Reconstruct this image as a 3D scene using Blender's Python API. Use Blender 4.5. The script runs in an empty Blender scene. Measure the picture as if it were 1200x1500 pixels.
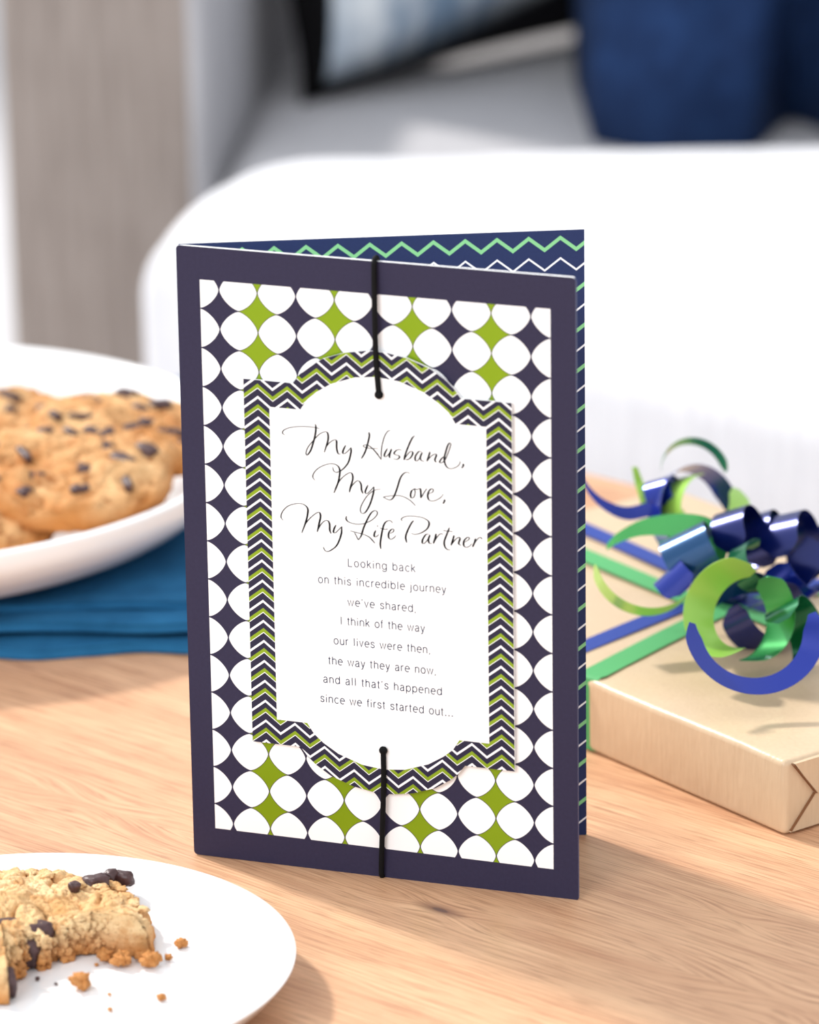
import bpy, bmesh, math, random
import numpy as np
from mathutils import Vector, Matrix, noise
S = bpy.context.scene
COL = S.collection
# ------------------------------------------------------------------ camera
FPX, PITCH, ROLL = 7404.53, .32131, -.0207
CP = Vector((0, -1.53133, .62599))
FW = Vector((0, math.cos(PITCH), -math.sin(PITCH)))
UP0 = Vector((0, math.sin(PITCH), math.cos(PITCH))); RT0 = Vector((1, 0, 0))
RT = RT0 * math.cos(ROLL) + UP0 * math.sin(ROLL)
UPC = UP0 * math.cos(ROLL) - RT0 * math.sin(ROLL)
cd = bpy.data.cameras.new('camera'); cam = bpy.data.objects.new('camera', cd); COL.objects.link(cam)
m = Matrix((RT, UPC, -FW)).transposed().to_4x4(); m.translation = CP
cam.matrix_world = m
cd.sensor_fit = 'HORIZONTAL'; cd.sensor_width = 36; cd.lens = 36 * FPX / 1200
cd.clip_start = .05; cd.clip_end = 50
cd.dof.use_dof = True; cd.dof.focus_distance = 1.625; cd.dof.aperture_fstop = 12.0
S.camera = cam
# ------------------------------------------------------------------ light
W = bpy.data.worlds.new('world'); S.world = W; W.use_nodes = True
bg = W.node_tree.nodes['Background']; bg.inputs[0].default_value = (.93, .96, 1.0, 1); bg.inputs[1].default_value = 1.05
sd = bpy.data.lights.new('sun', 'SUN'); sd.energy = 3.7; sd.angle = math.radians(5); sd.color = (1, .96, .91)
sun = bpy.data.objects.new('sun', sd); COL.objects.link(sun)
EL = math.radians(40); AZ = math.radians(134)
tosun = Vector((math.cos(AZ) * math.cos(EL), math.sin(AZ) * math.cos(EL), math.sin(EL)))
sun.rotation_euler = tosun.to_track_quat('Z', 'Y').to_euler(); sun.location = tosun * 3
ad = bpy.data.lights.new('fill_light', 'AREA'); ad.shape = 'RECTANGLE'; ad.size = 1.6; ad.size_y = 1.2; ad.energy = 46; ad.color = (.93, .97, 1)  # added fill lamp out of view, lifts the card front and table
al = bpy.data.objects.new('fill_light', ad); COL.objects.link(al)
al.location = (-1.5, -2.2, 1.7); al.rotation_euler = (al.location - Vector((0, 0, .1))).to_track_quat('Z', 'Y').to_euler()
S.view_settings.view_transform = 'Standard'; S.view_settings.look = 'None'; S.view_settings.gamma = 1
S.view_settings.use_curve_mapping = False; S.view_settings.exposure = 0.0
# ------------------------------------------------------------------ helpers
def ray(x, y): return FW + RT * ((x - 600) / FPX) - UPC * ((y - 750) / FPX)
def onz(x, y, z=0): r = ray(x, y); return CP + r * ((z - CP.z) / r.z)
def ony(x, y, Y): r = ray(x, y); return CP + r * ((Y - CP.y) / r.y)
A42 = math.radians(42)
U = Vector((math.cos(A42), -math.sin(A42), 0)); V = Vector((math.sin(A42), math.cos(A42), 0))
def uv(u, v, z=0): return U * u + V * v + Vector((0, 0, z))
def lin(c):
    c = [x / 255 for x in c]
    return tuple((x / 12.92 if x <= .04045 else ((x + .055) / 1.055) ** 2.4) for x in c) + (1,)
class NT:
    """small wrapper for building shader node graphs"""
    def __init__(s, name):
        s.m = bpy.data.materials.new(name); s.m.use_nodes = True
        s.t = s.m.node_tree; s.b = s.t.nodes['Principled BSDF']
    def n(s, typ, **k):
        nd = s.t.nodes.new(typ)
        for a, b in k.items(): setattr(nd, a, b)
        return nd
    def l(s, a, b): s.t.links.new(a, b)
    def put(s, sock, v):
        if isinstance(v, (int, float, tuple, list)): sock.default_value = v
        else: s.l(v, sock)
    def M(s, op, a, b=0.0, c=None):
        nd = s.n('ShaderNodeMath', operation=op); s.put(nd.inputs[0], a); s.put(nd.inputs[1], b)
        if c is not None: s.put(nd.inputs[2], c)
        return nd.outputs[0]
    def xyz(s, sock='Object'):
        tc = s.n('ShaderNodeTexCoord'); sp = s.n('ShaderNodeSeparateXYZ'); s.l(tc.outputs[sock], sp.inputs[0])
        return tc.outputs[sock], sp.outputs
    def comb(s, x, y, z):
        nd = s.n('ShaderNodeCombineXYZ')
        for i, v in enumerate((x, y, z)): s.put(nd.inputs[i], v)
        return nd.outputs[0]
    def noise(s, vec, scale, detail=4, rough=.5, dist=0):
        nd = s.n('ShaderNodeTexNoise'); s.put(nd.inputs['Vector'], vec); nd.inputs['Scale'].default_value = scale
        nd.inputs['Detail'].default_value = detail; nd.inputs['Roughness'].default_value = rough; nd.inputs['Distortion'].default_value = dist
        return nd.outputs['Fac']
    def mapr(s, v, a, b, c=0., d=1.):
        nd = s.n('ShaderNodeMapRange'); s.put(nd.inputs[0], v)
        for i, q in enumerate((a, b, c, d)): nd.inputs[i + 1].default_value = q
        return nd.outputs[0]
    def mix(s, f, a, b):
        nd = s.n('ShaderNodeMix', data_type='RGBA'); s.put(nd.inputs[0], f); s.put(nd.inputs[6], a); s.put(nd.inputs[7], b)
        return nd.outputs[2]
    def bump(s, h, st, dist=.001):
        nd = s.n('ShaderNodeBump'); nd.inputs['Strength'].default_value = st; nd.inputs['Distance'].default_value = dist
        s.l(h, nd.inputs['Height']); s.l(nd.outputs[0], s.b.inputs['Normal'])
    def set(s, col=None, rough=.5, metal=0., spec=.5, **k):
        if col is not None: s.put(s.b.inputs['Base Color'], col)
        s.put(s.b.inputs['Roughness'], rough); s.put(s.b.inputs['Metallic'], metal); s.put(s.b.inputs['Specular IOR Level'], spec)
        for a, b in k.items(): s.put(s.b.inputs[a.replace('_', ' ')], b)
        return s.m
def obj(name, bm, mat, parent=None, smooth=False, loc=None):
    me = bpy.data.meshes.new(name); bm.to_mesh(me); bm.free()
    for mt in (mat if isinstance(mat, (list, tuple)) else [mat]): me.materials.append(mt)
    if smooth: me.polygons.foreach_set('use_smooth', [True] * len(me.polygons))
    o = bpy.data.objects.new(name, me); COL.objects.link(o)
    if parent: o.parent = parent
    if loc is not None: o.location = loc
    return o
def tag(o, label, cat=None, group=None, kind=None):
    if label: o['label'] = label
    if cat: o['category'] = cat
    if group: o['group'] = group
    if kind: o['kind'] = kind
    return o
def empty(name, loc=(0, 0, 0), rz=0):
    o = bpy.data.objects.new(name, None); COL.objects.link(o); o.empty_display_size = .02
    o.location = loc; o.rotation_euler = (0, 0, rz); return o
def box(x0, x1, y0, y1, z0, z1, r=0, seg=3, sub=0):
    bm = bmesh.new(); bmesh.ops.create_cube(bm, size=1)
    for v in bm.verts:
        v.co = Vector((x0 if v.co.x < 0 else x1, y0 if v.co.y < 0 else y1, z0 if v.co.z < 0 else z1))
    if r: bmesh.ops.bevel(bm, geom=bm.edges[:], offset=r, segments=seg, affect='EDGES', profile=.5)
    return bm
def lathe(prof, n=96):
    bm = bmesh.new(); rings = []
    for r, z in prof:
        rings.append([bm.verts.new((r * math.cos(2 * math.pi * i / n), r * math.sin(2 * math.pi * i / n), z)) for i in range(n)] if r > 1e-6 else [bm.verts.new((0, 0, z))])
    for a, b in zip(rings, rings[1:]):
        for i in range(n):
            j = (i + 1) % n
            if len(a) == 1: bm.faces.new((a[0], b[i], b[j]))
            elif len(b) == 1: bm.faces.new((a[i], b[0], a[j]))
            else: bm.faces.new((a[i], b[i], b[j], a[j]))
    bmesh.ops.recalc_face_normals(bm, faces=bm.faces[:])
    return bm
def catmull(pts, n=8):
    P = [Vector(p) for p in pts]
    if len(P) < 3:
        return [P[0].lerp(P[1], i / n) for i in range(n + 1)]
    P = [P[0] * 2 - P[1]] + P + [P[-1] * 2 - P[-2]]
    out = []
    for i in range(1, len(P) - 2):
        a, b, c, d = P[i - 1:i + 3]
        for k in range(n):
            t = k / n
            out.append(.5 * ((2 * b) + (c - a) * t + (2 * a - 5 * b + 4 * c - d) * t * t + (3 * b - a - 3 * c + d) * t ** 3))
    out.append(P[-2]); return out
def tube(pts, r, n=10, caps=True):
    bm = bmesh.new(); rings = []
    ref = Vector((0, 1, 0))
    for i, p in enumerate(pts):
        t = (pts[min(i + 1, len(pts) - 1)] - pts[max(i - 1, 0)]).normalized()
        a = t.cross(ref)
        if a.length < .1: a = t.cross(Vector((1, 0, 0)))
        a.normalize(); b = t.cross(a)
        rings.append([bm.verts.new(p + a * r * math.cos(2 * math.pi * k / n) + b * r * math.sin(2 * math.pi * k / n)) for k in range(n)])
    for a, b in zip(rings, rings[1:]):
        for k in range(n): bm.faces.new((a[k], a[(k + 1) % n], b[(k + 1) % n], b[k]))
    if caps: bm.faces.new(rings[0][::-1]); bm.faces.new(rings[-1])
    bmesh.ops.recalc_face_normals(bm, faces=bm.faces[:]); return bm
def prism(loop, y0, y1):
    """extrude an (x,z) loop between y0 (front) and y1 (back); material 0 front, 1 rest"""
    bm = bmesh.new()
    f = [bm.verts.new((x, y0, z)) for x, z in loop]; b = [bm.verts.new((x, y1, z)) for x, z in loop]
    bm.faces.new(f); bb = bm.faces.new(b[::-1]); bb.material_index = 1
    n = len(loop)
    for i in range(n):
        q = bm.faces.new((f[i], b[i], b[(i + 1) % n], f[(i + 1) % n])); q.material_index = 1
    bmesh.ops.recalc_face_normals(bm, faces=bm.faces[:]); return bm
# ------------------------------------------------------------------ materials
def fabric(name, c1, c2, thread=900, bump=.4, dirn='x'):
    t = NT(name); v, s = t.xyz()
    horiz = s[0] if dirn == 'x' else s[1]
    a = t.noise(t.comb(t.M('MULTIPLY', horiz, 1.0), t.M('MULTIPLY', s[1] if dirn == 'x' else s[0], 1.), t.M('MULTIPLY', s[2], .06)), thread * .5, 2)
    b = t.noise(v, 30, 3)
    f = t.M('ADD', t.M('MULTIPLY', t.mapr(a, .3, .7), .65), t.M('MULTIPLY', b, .35))
    t.bump(a, bump, .002)
    return t.set(t.mix(f, lin(c1), lin(c2)), .95, 0, .1)
def wood():
    t = NT('oak_wood'); v, s = t.xyz()          # table local: x along the grain, y across, z up
    x, y = s[0], s[1]
    knots = [(.03, -.068, 1.), (-.105, -.105, .8), (.150, -.115, .9), (-.21, .06, .9)]
    yy = y; ring = 0.0
    KN = []
    for kx, ky, st in KNOTS:
        dx = t.M('MULTIPLY', t.M('SUBTRACT', x, kx), .34); dy = t.M('SUBTRACT', y, ky)
        d2 = t.M('ADD', t.M('MULTIPLY', dx, dx), t.M('MULTIPLY', dy, dy))
        g = t.M('POWER', 2.718, t.M('MULTIPLY', d2, -1 / (.0068 * st) ** 2))
        yy = t.M('ADD', yy, t.M('MULTIPLY', t.M('MULTIPLY', t.M('SIGN', dy), .0055 * st), g))
        KN.append(t.M('SQRT', d2))
    wob = t.noise(t.comb(t.M('MULTIPLY', x, 5), t.M('MULTIPLY', y, 14), 0), 1.0, 3)
    yy = t.M('ADD', yy, t.M('MULTIPLY', t.M('SUBTRACT', wob, .5), .008))
    vv = t.comb(t.M('MULTIPLY', x, 7), t.M('MULTIPLY', yy, 470), 0)
    fine = t.noise(vv, 2.6, 3, .6)
    vb = t.comb(t.M('MULTIPLY', x, 3.5), t.M('MULTIPLY', yy, 62), 3.0)
    broad = t.noise(vb, 1.0, 4, .55)
    vp = t.comb(t.M('MULTIPLY', x, 55), t.M('MULTIPLY', yy, 1500), 1.0)
    pores = t.noise(vp, 1.0, 2, .5)
    f = t.M('ADD', t.M('MULTIPLY', t.mapr(fine, .32, .68), .42), t.M('MULTIPLY', t.mapr(broad, .3, .7), .58))
    c = t.mix(f, lin((182, 128, 92)), lin((232, 187, 146)))
    c = t.mix(t.M('MULTIPLY', t.mapr(fine, .50, .36), .35), c, lin((150, 98, 70)))
    c = t.mix(t.M('MULTIPLY', t.mapr(pores, .54, .66), .5), c, lin((140, 92, 60)))
    for (kx, ky, st), d in zip(KNOTS[:1], KN):
        c = t.mix(t.M('MULTIPLY', t.mapr(d, .0042, .0012, 0, 1), .75), c, lin((110, 66, 48)))
        ringn = t.M('SINE', t.M('MULTIPLY', d, 5200))
        c = t.mix(t.M('MULTIPLY', t.mapr(d, .0012, .0009, 0, 1), .6), c, lin((70, 50, 55)))
    t.bump(t.M('ADD', fine, t.M('MULTIPLY', pores, -.4)), .25, .0004)
    return t.set(c, .45, 0, .72)
def world_to_uv(p): return (p.dot(U), p.dot(V))
KNOTS = [(*world_to_uv(onz(645, 1333)), 1.0), (*world_to_uv(onz(1075, 1345)), .9), (*world_to_uv(onz(140, 1180)), 1.6), (*world_to_uv(onz(1150, 1470)), 1.8)]
MW = wood()
def zig(t, x, z, per, amp, px, vper, zw, zg, tw, tg, light):
    """flat printed zigzag: white and green lines on navy, computed in card millimetres"""
    ph = t.M('DIVIDE', t.M('SUBTRACT', x, px), per)
    tri = t.M('MULTIPLY', t.M('ABSOLUTE', t.M('SUBTRACT', ph, t.M('ROUND', ph))), 2 * amp)
    zz = t.M('ADD', z, tri)
    def band(z0, th):
        q = t.M('DIVIDE', t.M('SUBTRACT', zz, z0), vper)
        return t.M('LESS_THAN', t.M('MULTIPLY', t.M('ABSOLUTE', t.M('SUBTRACT', q, t.M('ROUND', q))), vper), th / 2)
    return band(zw, tw), band(zg, tg), band(zg - tg * .5 - light * .5, light) if light else None
NAVY = lin((56, 52, 80)); 
def card_face():
    t = NT('card_front_print'); v, s = t.xyz()
    x = t.M('MULTIPLY', s[0], 1000); z = t.M('MULTIPLY', s[2], 1000)
    xw = t.M('DIVIDE', t.M('SUBTRACT', x, 7.70), 12.88); zw = t.M('DIVIDE', t.M('SUBTRACT', z, 192.41), 12.87)
    a = t.M('MULTIPLY', t.M('ABSOLUTE', t.M('SUBTRACT', xw, t.M('ROUND', xw))), 2)
    b = t.M('MULTIPLY', t.M('ABSOLUTE', t.M('SUBTRACT', zw, t.M('ROUND', zw))), 2)
    q = t.M('ADD', t.M('POWER', a, 1.5), t.M('POWER', b, 1.5))
    white = t.M('LESS_THAN', q, .95)
    inw = t.M('MULTIPLY', t.M('MULTIPLY', t.M('GREATER_THAN', x, 7.75), t.M('LESS_THAN', x, 123.5)), t.M('MULTIPLY', t.M('GREATER_THAN', z, 10.0), t.M('LESS_THAN', z, 195.35)))
    odd = t.M('GREATER_THAN', t.M('MODULO', t.M('ADD', t.M('FLOOR', xw), 20), 2), .5)
    green = t.M('MULTIPLY', t.M('MULTIPLY', odd, inw), t.M('GREATER_THAN', q, 1.0))
    nz = t.noise(v, 900, 3)
    c = t.mix(green, t.mix(nz, lin((34, 31, 58)), lin((45, 41, 70))), lin((134, 164, 22)))
    c = t.mix(t.M('MULTIPLY', white, inw), c, lin((250, 250, 250)))
    t.bump(nz, .12, .0002)
    return t.set(c, t.mapr(green, 0, 1, .6, .33), t.mapr(green, 0, 1, 0, .35), .35)
def zig_mat(name, per, amp, px, vper, zw, zg, tw, tg, light, cn, cg, cw, foil):
    t = NT(name); v, s = t.xyz()
    x = t.M('MULTIPLY', s[0], 1000); z = t.M('MULTIPLY', s[2], 1000)
    w, g, h = zig(t, x, z, per, amp, px, vper, zw, zg, tw, tg, light)
    nz = t.noise(v, 1200, 2)
    c = t.mix(g, t.mix(nz, cn, tuple(min(1, q * 1.25) for q in cn[:3]) + (1,)), cg); c = t.mix(w, c, cw)
    if h: c = t.mix(h, c, cw)
    return t.set(c, t.mapr(g, 0, 1, .6, .35), t.mapr(g, 0, 1, 0, foil), .35)
M_face = card_face()
M_zig = zig_mat('plaque_print', 10.0, 3.9, 27.05, 6.80, 158.95, 162.75, .9, 1.35, .28, lin((32, 29, 54)), lin((138, 166, 32)), lin((250, 250, 252)), .25)
M_zigin = zig_mat('card_inside_print', 10.06, 3.9, 121.36, 13.46, 197.1, 203.8, .75, 1.45, 0, lin((28, 44, 88)), lin((140, 212, 150)), lin((245, 248, 255)), 0)
M_paper = NT('white_paper').set(lin((250, 250, 250)), .7, 0, .3)
M_label = NT('white_label_stock').set(lin((252, 252, 252)), .6, 0, .3)
M_navyedge = NT('navy_card_edge').set(lin((52, 66, 110)), .5)
M_ink = NT('black_ink').set(lin((20, 20, 24)), .8, 0, .1)
M_inkb = NT('slate_ink').set(lin((34, 46, 74)), .8, 0, .1)
M_cord = NT('black_elastic').set(lin((8, 8, 10)), .75, 0, .2)
t = NT('white_glaze'); M_china = t.set(lin((243, 243, 244)), .18, 0, .5, Coat_Weight=.3)
def kraft():
    t = NT('kraft_paper'); v, s = t.xyz()
    f = t.noise(t.comb(t.M('MULTIPLY', s[0], 1.), t.M('MULTIPLY', s[1], 1.), t.M('MULTIPLY', s[2], .15)), 700, 3)
    g = t.noise(v, 45, 3)
    t.bump(t.M('ADD', t.M('MULTIPLY', f, .3), g), .25, .002)
    return t.set(t.mix(t.M('ADD', t.M('MULTIPLY', f, .5), t.M('MULTIPLY', g, .5)), lin((196, 168, 136)), lin((222, 198, 166))), .36, 0, .5)
M_kraft = kraft()
M_foldshade = NT('painted_fold_shade').set(lin((120, 78, 45)), .8)  # dark brown paints the shade in the gap along the flap edges
def foil(name, c, rough=.22, metal=.55):
    t = NT(name); t.set(lin(c), rough, metal, .6, Coat_Weight=.45, Coat_Roughness=.16); return t.m
M_blue = foil('blue_foil', (16, 44, 150)); M_dblue = foil('deep_blue_foil', (8, 28, 105)); M_teal = foil('teal_foil', (5, 70, 120))
M_green = foil('green_foil', (60, 165, 85)); M_lime = foil('lime_foil', (160, 212, 85), .35, .3); M_dgreen = foil('deep_green_foil', (15, 110, 70))
M_bblue = NT('blue_satin_ribbon').set(lin((40, 66, 150)), .55, 0, .3); M_bgreen = NT('green_satin_ribbon').set(lin((84, 168, 104)), .55, 0, .3)
def dough(name, c1, c2, c3):
    t = NT(name); v, s = t.xyz(); g = t.n('ShaderNodeNewGeometry')
    f = t.noise(v, 130, 5, .6); h = t.noise(v, 900, 4, .7); k = t.noise(v, 45, 3)
    c = t.mix(t.mapr(k, .35, .65), lin(c1), lin(c2)); c = t.mix(t.mapr(f, .5, .75), c, lin(c3))
    c = t.mix(t.M('MULTIPLY', t.mapr(h, .56, .7), .55), c, lin((140, 84, 40)))
    # browner towards the thin baked rim and the underside
    zf = t.mapr(s[2], .002, .0095, 1, 0); c = t.mix(t.M('MULTIPLY', zf, .75), c, lin((196, 122, 55)))
    t.bump(t.M('ADD', f, h), .8, .0009)
    return t.set(c, .8, 0, .2, Subsurface_Weight=.05, Subsurface_Radius=(.004, .002, .001))
M_dough = dough('cookie_dough', (214, 164, 106), (238, 206, 158), (196, 134, 74))
M_dough2 = dough('baked_cookie_dough', (198, 136, 80), (230, 186, 134), (178, 106, 54))
def choc():
    t = NT('dark_chocolate'); v, s = t.xyz(); f = t.noise(v, 600, 4)
    t.bump(f, .5, .0005); return t.set(t.mix(f, lin((38, 20, 22)), lin((92, 62, 62))), .42, 0, .5)
M_choc = choc()
# ------------------------------------------------------------------ setting: floor and far wall
t = NT('pale_floor'); v, s = t.xyz(); M_floor = t.set(t.mix(t.noise(v, 8, 4), lin((196, 194, 196)), lin((212, 210, 212))), .5)
fl = obj('floor', box(-4, 4, -3.5, 5, -.50, -.45), M_floor); fl['kind'] = 'structure'
t = NT('painted_wall'); v, s = t.xyz(); M_wall = t.set(t.mix(t.noise(v, 5, 3), lin((214, 214, 216)), lin((222, 222, 222))), .8)
wl = obj('wall_back', box(-4, 4, 5, 5.1, -.45, 2.1), M_wall); wl['kind'] = 'structure'
# ------------------------------------------------------------------ table
tb = tag(empty('wooden_table', (0, 0, -.45), -A42), 'light oak wooden table with fine straight grain that carries the card, plates and gift', 'table')
def top_bm():
    pts = []
    for cx, cy, a0, r in ((.79, .283, 0, .06), (-.40, .283, 90, .06), (-.40, -.56, 180, .06), (.79, -.56, 270, .06)):
        for k in range(13):
            a = math.radians(a0 + 90 * k / 12); pts.append((cx + r * math.cos(a), cy + r * math.sin(a)))
    bm = bmesh.new(); lv = []
    for z, ins in ((.418, .003), (.4205, 0), (.4475, 0), (.45, .003)):
        lv.append([bm.verts.new((x + (ins if x < .2 else -ins), y + (ins if y < 0 else -ins), z)) for x, y in pts])
    for a, b in zip(lv, lv[1:]):
        for i in range(len(a)): bm.faces.new((a[i], a[(i + 1) % len(a)], b[(i + 1) % len(a)], b[i]))
    bm.faces.new(lv[0][::-1]); bm.faces.new(lv[-1]); bmesh.ops.recalc_face_normals(bm, faces=bm.faces[:]); return bm
obj('table_top', top_bm(), MW, tb)
def leg(x, y):
    bm = bmesh.new(); a = [(-.03, -.03), (.03, -.03), (.03, .03), (-.03, .03)]
    top = [bm.verts.new((x + p * 1.0, y + q * 1.0, .419)) for p, q in a]; bot = [bm.verts.new((x + p * .6, y + q * .6, 0)) for p, q in a]
    bm.faces.new(top); bm.faces.new(bot[::-1])
    for i in range(4): bm.faces.new((top[i], bot[i], bot[(i + 1) % 4], top[(i + 1) % 4]))
    bmesh.ops.recalc_face_normals(bm, faces=bm.faces[:]); return bm
for x, y in ((-.39, -.54), (.77, -.54), (-.39, .26), (.77, .26)): obj('leg', leg(x, y), MW, tb)
# ------------------------------------------------------------------ sofa
M_sofa = fabric('white_woven_upholstery', (222, 222, 226), (240, 240, 243), 700, .5)
M_taupe = fabric('taupe_woven_upholstery', (128, 117, 110), (166, 155, 148), 420, .6)
M_pale = fabric('pale_seat_and_lit_side_upholstery', (176, 174, 177), (196, 195, 198), 500, .4)
def softbox(x0, x1, y0, y1, z0, z1, r):
    bm = box(x0, x1, y0, y1, z0, z1, r, 8)
    bmesh.ops.subdivide_edges(bm, edges=[e for e in bm.edges if e.calc_length() > .15], cuts=8, use_grid_fill=True)
    return bm
def plan_block(poly, z0, z1, r, cuts=4, mid=(Vector((.02, .90, 0)), Vector((.48, .62, 0)))):
    """upholstered block from a plan outline: corners rounded, top and bottom edges rolled"""
    P = [Vector((x, y, 0)) for x, y in poly]
    for _ in range(cuts):
        P = [q for a, b in zip(P, P[1:] + P[:1]) for q in (a.lerp(b, .25), a.lerp(b, .75))]
    n = len(P); N = []
    for p in P:                                  # roll the edges towards the middle line of the block
        a, b = mid; t_ = max(0, min(1, (p - a).dot(b - a) / (b - a).length_squared)); N.append((p - (a + (b - a) * t_)).normalized())
    bm = bmesh.new(); rings = []
    lv = [(-r * (1 - math.cos(math.radians(a))) , z0 + r - r * math.sin(math.radians(a))) for a in (90, 60, 30, 0)] + [(-r * (1 - math.cos(math.radians(a))), z1 - r + r * math.sin(math.radians(a))) for a in (0, 11, 22, 34, 45, 56, 67, 78, 90)]
    for off, z in lv: rings.append([bm.verts.new(p + nn * off + Vector((0, 0, z))) for p, nn in zip(P, N)])
    for a, b in zip(rings, rings[1:]):
        for i in range(n): bm.faces.new((a[i], a[(i + 1) % n], b[(i + 1) % n], b[i]))
    bm.faces.new(rings[0][::-1]); tf = bm.faces.new(rings[-1])
    bmesh.ops.recalc_face_normals(bm, faces=bm.faces[:]); return bm
# white chaise block next to the table
ot = tag(empty('chaise', (0, 0, -.45)), 'big white woven fabric chaise block in bright light right behind the table', 'ottoman')
fr_ = uv(-.45, .556); en = uv(.50, .556)
edge = [(onz(x, y, -.02).x, onz(x, y, -.02).y) for x, y in ((600, 213), (480, 214), (400, 218), (360, 225), (320, 238), (285, 254), (256, 272), (236, 290), (222, 308), (216, 325))]
c1 = uv(-.672, .551); c2 = uv(-.655, .553); c3 = uv(-.60, .5555)
opl = [(c1.x, c1.y), (c2.x, c2.y), (c3.x, c3.y), (fr_.x, fr_.y), (en.x, en.y), (.74, .25), (.66, .60), (.60, 1.00), (.35, 1.012), (.20, 1.016), (.10, 1.015)] + edge
cc = obj('chaise_cushion', plan_block(opl, .20, .430, .036, 3), M_sofa, ot, True)
for p in cc.data.polygons:
    if abs(p.normal.z) > .998: p.use_smooth = False
obj('chaise_base', plan_block([(x * .985, 1.0 + (y - 1.0) * .96 - .004) for x, y in opl], .05, .2, .012), M_taupe, ot, True)
for x, y in ((-.04, .93), (.54, .95), (.45, .45), (.64, .35)):
    obj('foot', box(x - .02, x + .02, y - .02, y + .02, 0, .06, .004, 2), MW, ot)
# second seat behind it
sf = tag(empty('sofa', (-.104, 1.058, -.45), math.radians(-4)), 'grey sofa with a slim taupe arm, behind the white chaise and under the pillow', 'sofa')
bm = softbox(-.107, 0, 0, .74, .06, .515, .012)
for v in bm.verts:
    if v.co.x > -.05: v.co.x += .045 * v.co.y / .74
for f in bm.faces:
    if f.normal.x > .35: f.material_index = 1  # inner side of the arm paler: light falling there put into the fabric colour
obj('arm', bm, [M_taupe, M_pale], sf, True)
obj('seat_cushion', softbox(.002, .80, .012, .60, .16, .405, .03), M_pale, sf, True)
obj('seat_base', softbox(.002, .80, .02, .74, .06, .16, .008), M_taupe, sf, True)
obj('backrest', softbox(.002, .80, .60, .74, .16, .78, .04), M_pale, sf, True)
for x, y in ((-.045, .05), (.74, .05), (-.045, .68), (.74, .68)):
    obj('foot', box(x - .02, x + .02, y - .02, y + .02, 0, .07, .004, 2), MW, sf)
# pillow that leans on the inside of the arm
def cushion(w, h, d, n=36, sag=0, seed=0, folds=0.):
    bm = bmesh.new(); grid = {}
    for side in (1, -1):
        for i in range(n + 1):
            for j in range(n + 1):
                edge = i in (0, n) or j in (0, n)
                if side == -1 and edge: grid[side, i, j] = grid[1, i, j]; continue
                a = i / n * 2 - 1; b = j / n * 2 - 1
                pin = 1 - .07 * (1 - a * a) * abs(b) ** 4 ; pin2 = 1 - .07 * (1 - b * b) * abs(a) ** 4
                th = d / 2 * max(0, (1 - abs(a) ** 3.2)) ** .55 * max(0, (1 - abs(b) ** 3.2)) ** .55
                f = noise.noise(Vector((a * 1.7 + seed, b * 1.7, side))) * folds * (th / (d / 2))
                grid[side, i, j] = bm.verts.new((a * w / 2 * pin2, -side * (th + f), b * h / 2 * pin))
        for i in range(n):
            for j in range(n):
                f = bm.faces.new([grid[side, i, j], grid[side, i + 1, j], grid[side, i + 1, j + 1], grid[side, i, j + 1]])
                e = min(i, n - 1 - i, j, n - 1 - j); f.material_index = 1 if (side == -1 or e < 1) else 0
    bmesh.ops.recalc_face_normals(bm, faces=bm.faces[:]); return bm
t = NT('brushed_blue_white_weave'); v, s = t.xyz()
a = t.noise(t.comb(t.M('MULTIPLY', s[0], 34), 0, t.M('MULTIPLY', s[2], 10)), 1., 4, .6)
b = t.noise(t.comb(t.M('MULTIPLY', s[0], 9), 5, t.M('MULTIPLY', s[2], 9)), 1., 3)
c = t.mix(t.mapr(a, .38, .62), lin((120, 142, 165)), lin((226, 230, 232))); c = t.mix(t.mapr(b, .60, .70), c, lin((28, 30, 38)))
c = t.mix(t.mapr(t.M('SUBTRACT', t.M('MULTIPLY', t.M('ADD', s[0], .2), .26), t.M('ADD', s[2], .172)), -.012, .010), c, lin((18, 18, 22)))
M_pat = t.set(c, .9, 0, .1)
M_blk = NT('black_cushion_cloth').set(lin((14, 13, 15)), .9, 0, .1)
pl = obj('patterned_pillow', cushion(.40, .36, .13, 36, folds=.01), [M_pat, M_blk], None, True)
tag(pl, 'blue and white streaked throw pillow with black border leaning on the grey sofa seat', 'pillow')
pa = math.radians(37)
PD = Vector((math.cos(pa), math.sin(pa), 0)); PCN = Vector((-.05, 1.205, -.045)) + PD * .195
rot = Matrix((PD, Vector((-PD.y, PD.x, 0)), Vector((0, 0, 1)))).transposed()
pm = (rot @ Matrix.Rotation(math.radians(-12), 3, 'X')).to_4x4(); pm.translation = PCN + Vector((0, 0, .176)) + Vector((-PD.y, PD.x, 0)) * .04; pl.matrix_world = pm
t = NT('navy_cloth'); v, s = t.xyz(); M_navy = t.set(t.mix(t.noise(v, 60, 3), lin((12, 28, 60)), lin((36, 64, 110))), .85, 0, .2)
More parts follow.
